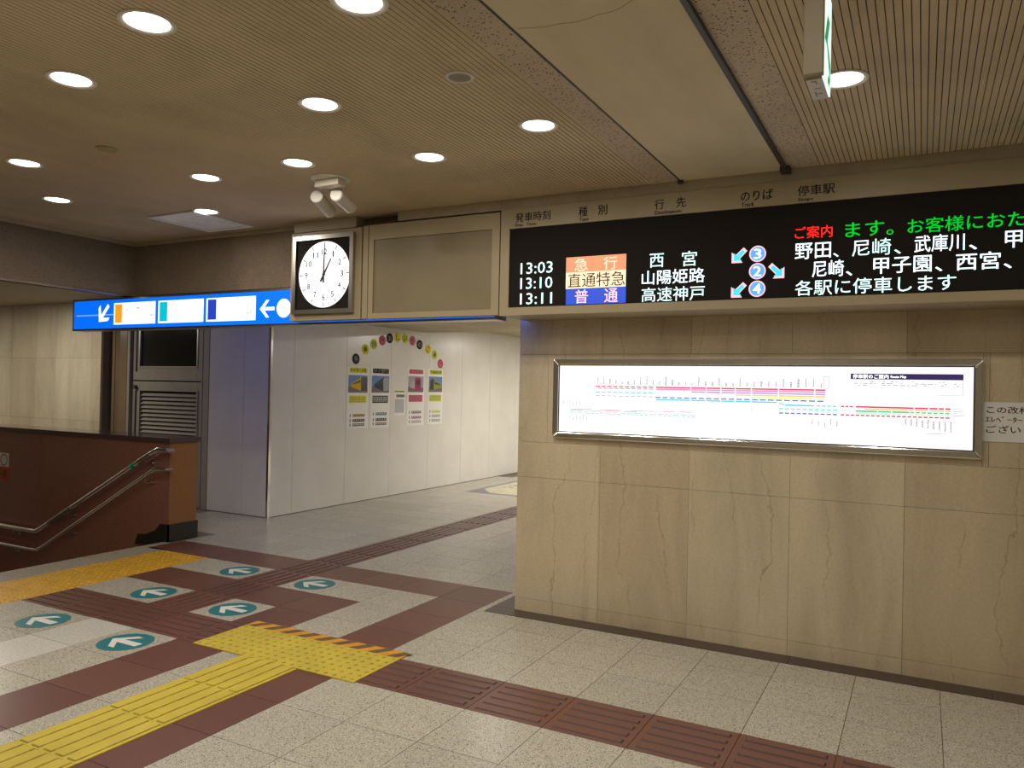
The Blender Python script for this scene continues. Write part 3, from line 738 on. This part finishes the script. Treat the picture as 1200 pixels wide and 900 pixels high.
for s, r, m_, b in (('西', (-1.432, -1.347, 2.257, 2.338), 'led_white', .004), ('宮', (-1.239, -1.153, 2.254, 2.341), 'led_white', .004), ('山陽姫路', (-1.478, -1.106, 2.157, 2.241), 'led_hot', .006), ('高速神戸', (-1.477, -1.104, 2.056, 2.140), 'led_white', .004),
                ('ご案内', (-.623, -.434, 2.366, 2.431), 'led_red', .006), ('ます。', (-.372, -.144, 2.356, 2.434), 'led_green', .006), ('お客様におたずね', (-.081, .600, 2.354, 2.430), 'led_green', .006),
                ('野田', (-.621, -.440, 2.256, 2.342), 'led_hot', .008), ('、', (-.430, -.401, 2.258, 2.279), 'led_white', .012), ('尼崎', (-.337, -.154, 2.255, 2.341), 'led_white', .004), ('、', (-.140, -.108, 2.256, 2.279), 'led_white', .012),
                ('武庫川', (-.048, .172, 2.256, 2.342), 'led_hot', .008), ('、', (.190, .225, 2.256, 2.280), 'led_hot', .014), ('甲子園', (.340, .600, 2.254, 2.338), 'led_hot', .008),
                ('尼崎', (-.532, -.375, 2.156, 2.243), 'led_hot', .012), ('、', (-.366, -.334, 2.156, 2.180), 'led_hot', .012), ('甲子園', (-.235, .030, 2.158, 2.241), 'led_hot', .012), ('、', (.045, .078, 2.157, 2.180), 'led_hot', .012),
                ('西宮', (.136, .323, 2.156, 2.242), 'led_hot', .012), ('、', (.335, .370, 2.156, 2.180), 'led_hot', .012), ('各駅に停車します', (-.617, .138, 2.060, 2.142), 'led_white', .004)):
    lettering(t, s, r, PSR, M[m_], LT, bold=b)
for n_, z in (('3', 2.300), ('2', 2.204), ('4', 2.107)):
    part(t, 'track_ring', disc_y(MB(), -.816, z, .0450, YF+.0105), M['led_ring'])
    part(t, 'track_disc', disc_y(MB(), -.816, z, .0385, YF+.0100), M['led_sky'])
    lettering(t, n_, (-.838, -.795, z-.028, z+.028), ('y', YF+.0092), M['led_hot'], 'track_number', bold=.02)
def board_arrow(cx, cz, sgn):
    sh = [(-.038, -.038), (.016, -.038), (.0, -.020), (.038, .020), (.020, .038), (-.020, .0), (-.038, .016)]
    for k, (m_, y, s) in enumerate((('led_ring', .0105, 1.12), ('led_cyan', .0100, .82))):
        part(t, 'track_arrow', MB().poly([(cx+sgn*a*s, YF+y, cz+b*s) for a, b in sh]), M[m_])
board_arrow(-.914, 2.298, 1); board_arrow(-.914, 2.105, 1); board_arrow(-.716, 2.202, -1)

# blank cabinet
t = thing('blank_cabinet', 'blank beige display cabinet between the clock and the departure board', 'cabinet', (-2.97, 4.43, 2.0))
cb = MB()
cb.box(-3.500, -2.438, YF, YF+.035, 2.566, 2.672).box(-3.500, -2.438, YF, YF+.035, 2.005, 2.045).box(-3.500, -3.458, YF, YF+.035, 2.045, 2.566).box(-2.494, -2.438, YF, YF+.035, 2.045, 2.566)
part(t, 'front_frame', cb, M['cab'])
part(t, 'blank_panel', MB().box(-3.456, -2.496, YF+.008, YF+.034, 2.047, 2.564), M['cab_in'])
part(t, 'body', MB().box(-3.500, -2.438, YF+.035, YF+.068, 2.005, 2.672), M['cab'])
t = thing('filler_post', 'narrow beige filler post between clock cabinet and blank cabinet', 'panel', (-3.53, 4.43, 2.0))
part(t, 'strip', MB().box(-3.553, -3.508, YF+.002, YF+.068, 2.008, 2.672), M['cab'])

# clock cabinet
YC = 4.38
t = thing('wall_clock', 'backlit square clock showing one o\'clock in a beige cabinet', 'clock', (-3.9, 4.42, 2.0))
part(t, 'cabinet', MB().box(-4.232, -3.562, YC+.015, YC+.088, 2.005, 2.665), M['cab'], bevel=.004)
part(t, 'steel_frame', MB().frame_y(-4.192, -3.618, 2.052, 2.632, .032, YC-.012, YC+.015), M['dullsteel'])
part(t, 'black_plate', MB().box(-4.161, -3.649, YC+.002, YC+.0145, 2.083, 2.601), M['black'])
cx, cz = -3.893, 2.340; RX = .243
part(t, 'dial', disc_y(MB(), cx, cz, RX, YC+.0012, 64), M['dial'])
tk = MB(); tl = MB()
for k in range(60):
    a = PI/2-2*PI*k/60; r0 = .212 if k % 5 else .205; wd = .0013 if k % 5 else .0034
    u = Vector((math.cos(a), 0, math.sin(a))); v = Vector((-u.z, 0, u.x)); c0 = Vector((cx, YC+.0004, cz))
    tk = MB() if k % 5 == 0 else tk
    (tl if k % 5 else tk).poly([tuple(c0+u*r0+v*wd), tuple(c0+u*.236+v*wd), tuple(c0+u*.236-v*wd), tuple(c0+u*r0-v*wd)])
    if k % 5 == 0: part(t, 'hour_mark', tk, M['black_ink'])
o = part(t, 'minute_marks', tl, ink('grey_ink', (.25,.25,.28))); o['kind'] = 'stuff'
for h in range(1, 13):
    a = PI/2-2*PI*h/12; x = cx+.168*math.cos(a); z = cz+.168*math.sin(a); wd = (.006 if h == 1 else .013) if h < 10 else .024
    lettering(t, str(h), (x-wd, x+wd, z-.022, z+.022), ('y', YC+.0004), M['black_ink'], 'numeral', bold=.02)
def hand(a, ln, tail, w0, w1, y, nm_):
    u = Vector((math.cos(a), 0, math.sin(a))); v = Vector((-u.z, 0, u.x)); c0 = Vector((cx, y, cz))
    part(t, nm_, MB().prism([tuple(c0-u*tail+v*w0), tuple(c0+u*ln+v*w1), tuple(c0+u*ln-v*w1), tuple(c0-u*tail-v*w0)], (0, -.002, 0)), M['black_ink'])
hand(PI/2-math.radians(1), .225, .062, .0075, .0035, YC-.003, 'minute_hand')
hand(PI/2-math.radians(30), .130, .060, .0085, .0045, YC-.0005, 'hour_hand')
part(t, 'hub', MB().tube((cx, YC, cz), (cx, YC-.007, cz), .012, 16), M['black_ink'])

# blue direction sign
YS = 4.475
t = thing('direction_sign', 'long backlit blue direction sign with white arrows hanging under the bulkhead', 'sign', (-4.75, 4.54, 2.0))
part(t, 'housing', MB().frame_y(-7.0, -2.489, 1.984, 2.272, .016, YS, YS+.13), M['dullsteel'])
part(t, 'blue_face', MB().box(-6.984, -2.503, YS+.004, YS+.10, 2.000, 2.256), M['sign_blue'])
part(t, 'rear_face', MB().box(-6.984, -2.503, YS+.101, YS+.126, 2.000, 2.256), emit('sign_blue_rear', (.05,.17,.95), 3.2))
YA = YS+.0032
def arrow_poly(cx, cz, s, ang):
    sh = [(-1, 0), (-.12, .88), (.28, .88), (-.36, .17), (1, .17), (1, -.17), (-.36, -.17), (.28, -.88), (-.12, -.88)]
    return MB().poly([(cx+s*(a*math.cos(ang)-b*math.sin(ang)), YA, cz+s*(a*math.sin(ang)+b*math.cos(ang))) for a, b in sh])
part(t, 'arrow_down_left', arrow_poly(-6.555, 2.135, .100, math.radians(48)), M['sign_white'])
part(t, 'arrow_left', arrow_poly(-4.55, 2.118, .078, 0), M['sign_white'])
for x0, x1, m_, w_ in ((-6.413, -5.857, 'sign_orange', .095), (-5.822, -5.264, 'sign_cyan', .10), (-5.232, -4.673, 'sign_navy', .10)):
    f = part(t, 'destination_card', rect_y(MB(), x0, x1, 2.032, 2.224, YA), M['sign_white'])
    s2 = rect_y(MB(), x0+.018, x0+.018+w_, 2.046, 2.213, YA-.0006)
    s2.v = [(a-t.location[0], b-t.location[1], c_-t.location[2]) for a, b, c_ in s2.v]
    obj('colour_bar', s2, M[m_], f)
part(t, 'round_symbol', disc_y(MB(), -4.376, 2.117, .073, YA), M['sign_white'])
M['faint'] = emit('faint_backlit_print', (.55,.58,.62), .9)
fp = MB()
for x, z, w_, h_ in ((-6.25, 2.155, .03, .012), (-6.11, 2.165, .05, .014), (-6.05, 2.150, .03, .010), (-5.93, 2.10, .05, .012), (-4.77, 2.08, .02, .02), (-4.735, 2.085, .014, .026), (-4.85, 2.10, .03, .006), (-4.39, 2.115, .024, .010), (-4.362, 2.13, .008, .02), (-4.36, 2.10, .012, .012)):
    fp.poly([(x, YA-.0008, z), (x+w_, YA-.0008, z), (x+w_, YA-.0008, z+h_), (x, YA-.0008, z+h_)])
o = part(t, 'faint_print', fp, M['faint']); o['kind'] = 'stuff'
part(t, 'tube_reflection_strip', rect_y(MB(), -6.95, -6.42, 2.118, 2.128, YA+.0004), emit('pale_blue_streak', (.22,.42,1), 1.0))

# ------------------------------------------------------------------ route map light box
t = thing('route_map', 'wide backlit white railway route map in a chrome frame on the marble wall', 'route map', (-.96, 4.80, 1.2))
part(t, 'chrome_frame', MB().frame_y(-2.205, .282, 1.207, 1.737, .040, 4.762, 4.82), M['chrome'], bevel=.006)
part(t, 'inner_lip', MB().frame_y(-2.167, .244, 1.245, 1.699, .007, 4.768, 4.79), M['dark'])
part(t, 'lit_panel', MB().box(-2.160, .237, 4.775, 4.80, 1.252, 1.692), M['map_white'])
YM = 4.7742
rc = {n: emit('map_'+n, c_, 1.0) for n, c_ in dict(red=(.72,.04,.12), pink=(.85,.25,.50), purple=(.42,.30,.80), orange=(.95,.55,.25), yellow=(.95,.90,.25), navy=(.10,.17,.50), cyan=(.10,.58,.80),
      teal=(.18,.62,.60), green=(.10,.50,.30), lime=(.50,.82,.48), maroon=(.45,.08,.14), grey=(.40,.40,.42), lightred=(.70,.30,.36), title=(.03,.02,.09), pale=(.33,.33,.37)).items()}
def mline(x0, x1, z, c_, dash=None, h=.0065, z1=None):
    mb = MB(); z1 = z if z1 is None else z1; h *= 1.2
    n = max(1, int(round((x1-x0)/dash))) if dash else 1
    for k in range(n):
        a = x0+(x1-x0)*k/n; b = x0+(x1-x0)*(k+(.74 if dash else 1))/n
        za = z+(z1-z)*(a-x0)/(x1-x0); zb = z+(z1-z)*(b-x0)/(x1-x0)
        mb.poly([(a, YM, za-h/2), (b, YM, zb-h/2), (b, YM, zb+h/2), (a, YM, za+h/2)])
    part(t, 'route_line', mb, rc[c_])
def solid(x0, x1, z, c_, breaks=()):
    xs = [x0]+[b for b in breaks if x0 < b < x1]+[x1]
    mb = MB()
    for a, b in zip(xs, xs[1:]): rect_y(mb, a+.003, b-.003, z-.0045, z+.0045, YM)
    part(t, 'route_line', mb, rc[c_])
BR = (-1.27, -1.175, -1.085, -1.0, -.905, -.75, -.55)
mline(-1.90, -1.50, 1.557, 'red', .040); solid(-1.495, -.49, 1.557, 'red', BR)
mline(-1.885, -1.50, 1.545, 'pink', .040); solid(-1.495, -.49, 1.545, 'pink', BR)
mline(-1.90, -1.50, 1.520, 'teal', .040); mline(-1.90, -1.50, 1.496, 'grey', .040, .005); mline(-1.495, -.49, 1.493, 'navy', .046)
solid(-1.27, -.49, 1.532, 'purple', BR); solid(-1.0, -.49, 1.519, 'orange', BR); solid(-.905, -.49, 1.507, 'yellow', BR)
solid(-1.495, -.755, 1.480, 'cyan', BR); mline(-.745, -.715, 1.478, 'cyan', None, .006, 1.467); solid(-.715, -.55, 1.466, 'cyan'); mline(-.54, -.425, 1.466, 'teal', .03)
mline(-.745, -.42, 1.444, 'teal', .033); mline(-.745, -.42, 1.432, 'lime', .033, .005); mline(-.745, -.42, 1.419, 'navy', .033)
mline(-.41, -.34, 1.467, 'maroon', .024); solid(-.335, .136, 1.467, 'red', (-.04, .03, .075, .105)); solid(-.29, .136, 1.455, 'orange', (-.07, -.04, .03, .105))
solid(-.335, -.06, 1.443, 'green', (-.22, -.15)); mline(-.06, .136, 1.443, 'green', .028); solid(-.335, -.15, 1.431, 'lime', (-.22,)); mline(-.15, .136, 1.431, 'lime', .028); mline(-.41, .136, 1.419, 'maroon', .026)
mline(-2.08, -1.45, 1.404, 'lightred', .19, .004); mline(-1.45, -1.23, 1.406, 'lightred', .12, .004); mline(-2.08, -1.58, 1.397, 'grey', .14, .004); mline(-2.08, -1.23, 1.387, 'teal', .05, .004); mline(-2.08, -1.23, 1.378, 'grey', .030, .004)
sm_ = MB(); bx_ = MB()
def column_marks(mb, x, z0, h, wd=.008):
    z = z0
    while z < z0+h:
        k = .004+random.random()*.004; rect_y(mb, x-wd*random.uniform(.35, .6), x+wd*random.uniform(.35, .6), z, z+k*.9, YM); z += k+.0008
for k in range(34):
    x = -1.885+k*.0415; column_marks(sm_, x, 1.570, random.choice((.020, .026, .032, .050)), .012 if random.random() < .3 else .008)
for k in range(6): column_marks(sm_, -2.13+k*.024, 1.428, random.choice((.02, .03)), .006); column_marks(sm_, -2.08+k*.024, 1.333-.008*(k % 2), .028, .006)
for k in range(9): column_marks(sm_, -.08+k*.027, 1.375-.004*k, .030+.003*k, .008)
for k in range(5): column_marks(sm_, -.56+k*.033, 1.36-.01*(k % 3), .03, .006)
for k in range(4): rect_y(sm_, -.905+k*.0, -.900, 1.462-.012*k, 1.468-.012*k, YM)
o = part(t, 'station_marks', sm_, rc['pale']); o['kind'] = 'stuff'
part(t, 'title_bar', rect_y(MB(), -.361, .191, 1.622, 1.654, YM), rc['title'])
lettering(t, '停車駅のご案内', (-.350, -.168, 1.626, 1.650), ('y', YM-.0006), M['sign_white'], 'title_lettering', bold=.012)
lettering(t, 'Route Map', (-.158, -.081, 1.6265, 1.645), ('y', YM-.0006), M['sign_white'], 'title_lettering', bold=.02)
nb = MB()
for z in (1.607, 1.597, 1.587):
    x = -.345
    while x < .17:
        q = random.uniform(.008, .03)
        if random.random() < .6: rect_y(nb, x, x+q, z, z+.0045, YM)
        x += q+.008
rect_y(nb, .188, .190, 1.54, 1.622, YM); rect_y(nb, .06, .19, 1.539, 1.541, YM)
rect_y(nb, .02, .10, 1.330, 1.333, YM); rect_y(nb, .145, .20, 1.465, 1.468, YM); rect_y(nb, .145, .19, 1.453, 1.456, YM); rect_y(nb, .145, .20, 1.442, 1.445, YM); rect_y(nb, .145, .20, 1.430, 1.433, YM)
o = part(t, 'note_marks', nb, rc['pale']); o['kind'] = 'stuff'
part(t, 'terminus_box', MB().frame_y(-.503, -.474, 1.566, 1.636, .0018, YM-.0004, YM), rc['red'])

t = thing('paper_notice', 'white paper notice with red writing taped right of the route map', 'notice', (.52, 4.80, 1.4))
part(t, 'sheet', MB().box(.284, .80, 4.7955, 4.7985, 1.302, 1.510), M['white_paper'])
for s, r in (('この改札口には', (.300, .640, 1.451, 1.488)), ('ｴﾚﾍﾞｰﾀｰ･ｴｽｶﾚｰﾀｰは', (.294, .700, 1.404, 1.435)), ('ございません', (.298, .620, 1.348, 1.389))):
    lettering(t, s, r, ('y', 4.7949), M['red_ink'], bold=.012)

# ------------------------------------------------------------------ posters on the passage wall
XP = -6.5995
def pmat(n, c_): return plain(n, c_, .55, var=.03, spec=.15)
pc = dict(paper=pmat('poster_paper', (.86,.85,.82)), yellow=pmat('poster_yellow', (.70,.66,.03)), lime=pmat('poster_lime', (.58,.64,.06)), pink=pmat('poster_pink', (.62,.09,.17)), black=ink('poster_black', (.008,.008,.008), .8),
          sky=pmat('photo_sky', (.16,.28,.55)), ballast=pmat('photo_ballast', (.20,.17,.16)), train_y=pmat('photo_yellow', (.66,.42,.02)), train_b=pmat('photo_dark_train', (.05,.06,.09)),
          glass=ink('photo_dark', (.02,.02,.02), .4), grey=pmat('photo_grey', (.38,.38,.42)), green=pmat('photo_green_train', (.30,.34,.05)), pale=pmat('photo_pale', (.50,.42,.46)), magenta=pmat('photo_magenta', (.42,.05,.16)), brown=pmat('strip_brown', (.10,.04,.03)), gold=pmat('strip_gold', (.45,.32,.05)), tealstrip=pmat('strip_teal', (.10,.20,.25)), inkgrey=pmat('print_grey', (.20,.20,.20)), mauve=pmat('strip_mauve', (.30,.17,.24)))
def poster(y0, y1, z0, z1, label, title, tc, ink_m, photo, strips):
    t = thing('poster', label, 'poster', (XP, (y0+y1)/2, z0), 'train posters on the white passage wall')
    W_, H_ = y1-y0, z1-z0
    part(t, 'sheet', MB().box(XP, XP+.0015, y0, y1, z0, z1), pc['paper'])
    def R(n, a, b, c_, d_, m_, lift=1): return part(t, n, rect_x(MB(), y0+a*W_, y0+b*W_, z0+c_*H_, z0+d_*H_, XP+.0015+.0005*lift), pc[m_])
    R('title_band', .10, .92, .905, .985, tc)
    lettering(t, title, (y0+.14*W_, y0+.88*W_, z0+.915*H_, z0+.975*H_), ('x', XP+.0026), ink_m, bold=.03)
    R('photo', .05, .95, .585, .865, 'sky' if photo[0] != 'pink' else 'grey')
    def poly(n, pts, m_, lift): part(t, n, MB().poly([(XP+.0015+.0005*lift, y0+(.05+.9*a)*W_, z0+(.585+.28*b)*H_) for a, b in pts]), pc[m_])
    k = photo[0]; bc, fc = photo[1], photo[2]
    poly('photo_ground', [(0, 0), (1, 0), (1, .28), (0, .34)], 'ballast', 2)
    if k == 'right':     # train runs in from the left, dark nose at the right
        poly('photo_train', [(.12, .34), (.70, .08), (.74, .88), (.64, .90), (.16, .52)], bc, 3)
        poly('photo_nose', [(.66, .10), (.98, .12), (.98, .80), (.90, .92), (.70, .90), (.64, .80)], fc, 4)
        poly('photo_windows', [(.22, .46), (.62, .60), (.62, .74), (.22, .52)], 'glass', 4)
    elif k == 'left':
        poly('photo_train', [(.94, .30), (.30, .12), (.26, .80), (.36, .84), (.92, .52)], bc, 3)
        poly('photo_nose', [(.10, .18), (.36, .14), (.36, .84), (.24, .86), (.10, .74)], fc, 4)
        poly('photo_windows', [(.84, .44), (.42, .52), (.42, .68), (.84, .50)], 'glass', 4)
    else:
        poly('photo_train', [(.10, .30), (.70, .10), (.74, .90), (.46, .90), (.14, .46)], bc, 3)
        poly('photo_nose', [(.42, .12), (.82, .12), (.82, .84), (.74, .92), (.50, .92), (.42, .84)], fc, 4)
        poly('photo_windows', [(.48, .46), (.76, .46), (.76, .76), (.48, .76)], 'glass', 5)
    R('text_block', .10, .90, .415, .535, tc)
    tm = MB()
    for q in range(4):
        yy = .44+q*.022; xx = .14
        while xx < .84:
            l_ = random.uniform(.03, .10); rect_x(tm, y0+xx*W_, y0+min(.86, xx+l_)*W_, z0+yy*H_, z0+(yy+.010)*H_, XP+.0026); xx += l_+.03
    o = part(t, 'small_print', tm, pc['inkgrey'] if tc not in ('black',) else pc['paper']); o['kind'] = 'stuff'
    for q, (m_, zz) in enumerate(strips):
        R('side_view', .28, .84, zz, zz+.045, m_)
        R('side_mark', .14, .19, zz, zz+.045, 'inkgrey')
        wm_ = MB()
        for e in range(5): rect_x(wm_, y0+(.33+e*.10)*W_, y0+(.37+e*.10)*W_, z0+(zz+.018)*H_, z0+(zz+.034)*H_, XP+.0026)
        part(t, 'side_windows', wm_, pc['paper' if m_ not in ('gold',) else 'brown'])
poster(7.912, 8.352, .965, 1.785, 'poster with yellow title band and yellow train, leftmost of the four', 'タイガース号', 'yellow', M['black_ink'], ('right', 'train_y', 'glass'), (('gold', .195), ('brown', .115), ('inkgrey', .045)))
poster(8.398, 8.832, .965, 1.790, 'poster with black title band and dark train, second from the left', '甲子園号', 'black', pc['paper'], ('right', 'train_b', 'grey'), (('tealstrip', .210), ('brown', .115), ('inkgrey', .045)))
poster(9.240, 9.675, .972, 1.808, 'poster with pink title band and pink train front, second from the right', 'トラッキー号', 'pink', pc['paper'], ('pink', 'pale', 'magenta'), (('inkgrey', .210), ('mauve', .120), ('pale', .045)))
poster(9.775, 10.185, .975, 1.815, 'poster with lime title band and green train, rightmost of the four', 'TORACO号', 'lime', M['black_ink'], ('left', 'green', 'glass'), (('lime', .210), ('grey', .130), ('grey', .050)))
t = thing('poster', 'small plain leaflet hung lower between the two pairs of train posters', 'poster', (XP, 9.06, 1.12))
part(t, 'sheet', MB().box(XP, XP+.0015, 8.93, 9.20, 1.125, 1.488), pc['paper'])
part(t, 'title_band', rect_x(MB(), 8.94, 9.18, 1.455, 1.48, XP+.002), pc['green'])
part(t, 'picture_strip', rect_x(MB(), 8.98, 9.18, 1.385, 1.425, XP+.002), pc['inkgrey'])
part(t, 'grey_block', rect_x(MB(), 8.95, 9.17, 1.165, 1.36, XP+.002), pmat('pale_grey_block', (.52,.51,.54)))
# twelve round badges in an arch above the posters
BD = [('武', 8.078, 1.889, 'black', 'black round badge with white character, lower left end of the arch'),
 ('庫', 8.27, 2.025, 'yellow', 'yellow round badge, second from the left end of the arch'),
 ('川', 8.448, 2.105, 'lime', 'lime round badge with three strokes, third from the left end of the arch'),
 ('線', 8.634, 2.168, 'pink', 'pink round badge, fourth from the left end of the arch'),
 ('新', 8.80, 2.210, 'black', 'black round badge near the top of the arch, fifth from the left'),
 ('し', 8.985, 2.235, 'yellow', 'yellow round badge with a single hooked stroke, at the top of the arch'),
 ('い', 9.165, 2.235, 'lime', 'lime round badge at the top of the arch, right of the hooked stroke'),
 ('顔', 9.345, 2.212, 'pink', 'pink round badge right of the arch top, fifth from the right end'),
 ('の', 9.53, 2.165, 'black', 'black round badge on the right side, fourth from the right end of the arch'),
 ('ご', 9.755, 2.110, 'yellow', 'yellow round badge, third from the right end of the arch'),
 ('紹', 9.935, 2.035, 'lime', 'lime round badge, second from the right end of the arch'),
 ('介', 10.10, 1.905, 'pink', 'pink round badge, lower right end of the arch')]
for k, (s, y, z, c_, lb) in enumerate(BD):
    t = thing('badge', lb, 'badge', (XP, y, z), 'arch of round badges above the posters')
    part(t, 'disc', MB().prism([(XP, y+.074*math.cos(2*PI*i/24), z+.070*math.sin(2*PI*i/24)) for i in range(24)], (.003, 0, 0)), pc[c_])
    rot = math.radians(28-56*k/11)
    lettering(t, s, (y-.042, y+.042, z-.042, z+.042), ('x', XP+.0036), pc['paper'] if c_ in ('black', 'pink') else M['black_ink'], 'character', bold=.03, rot=rot)
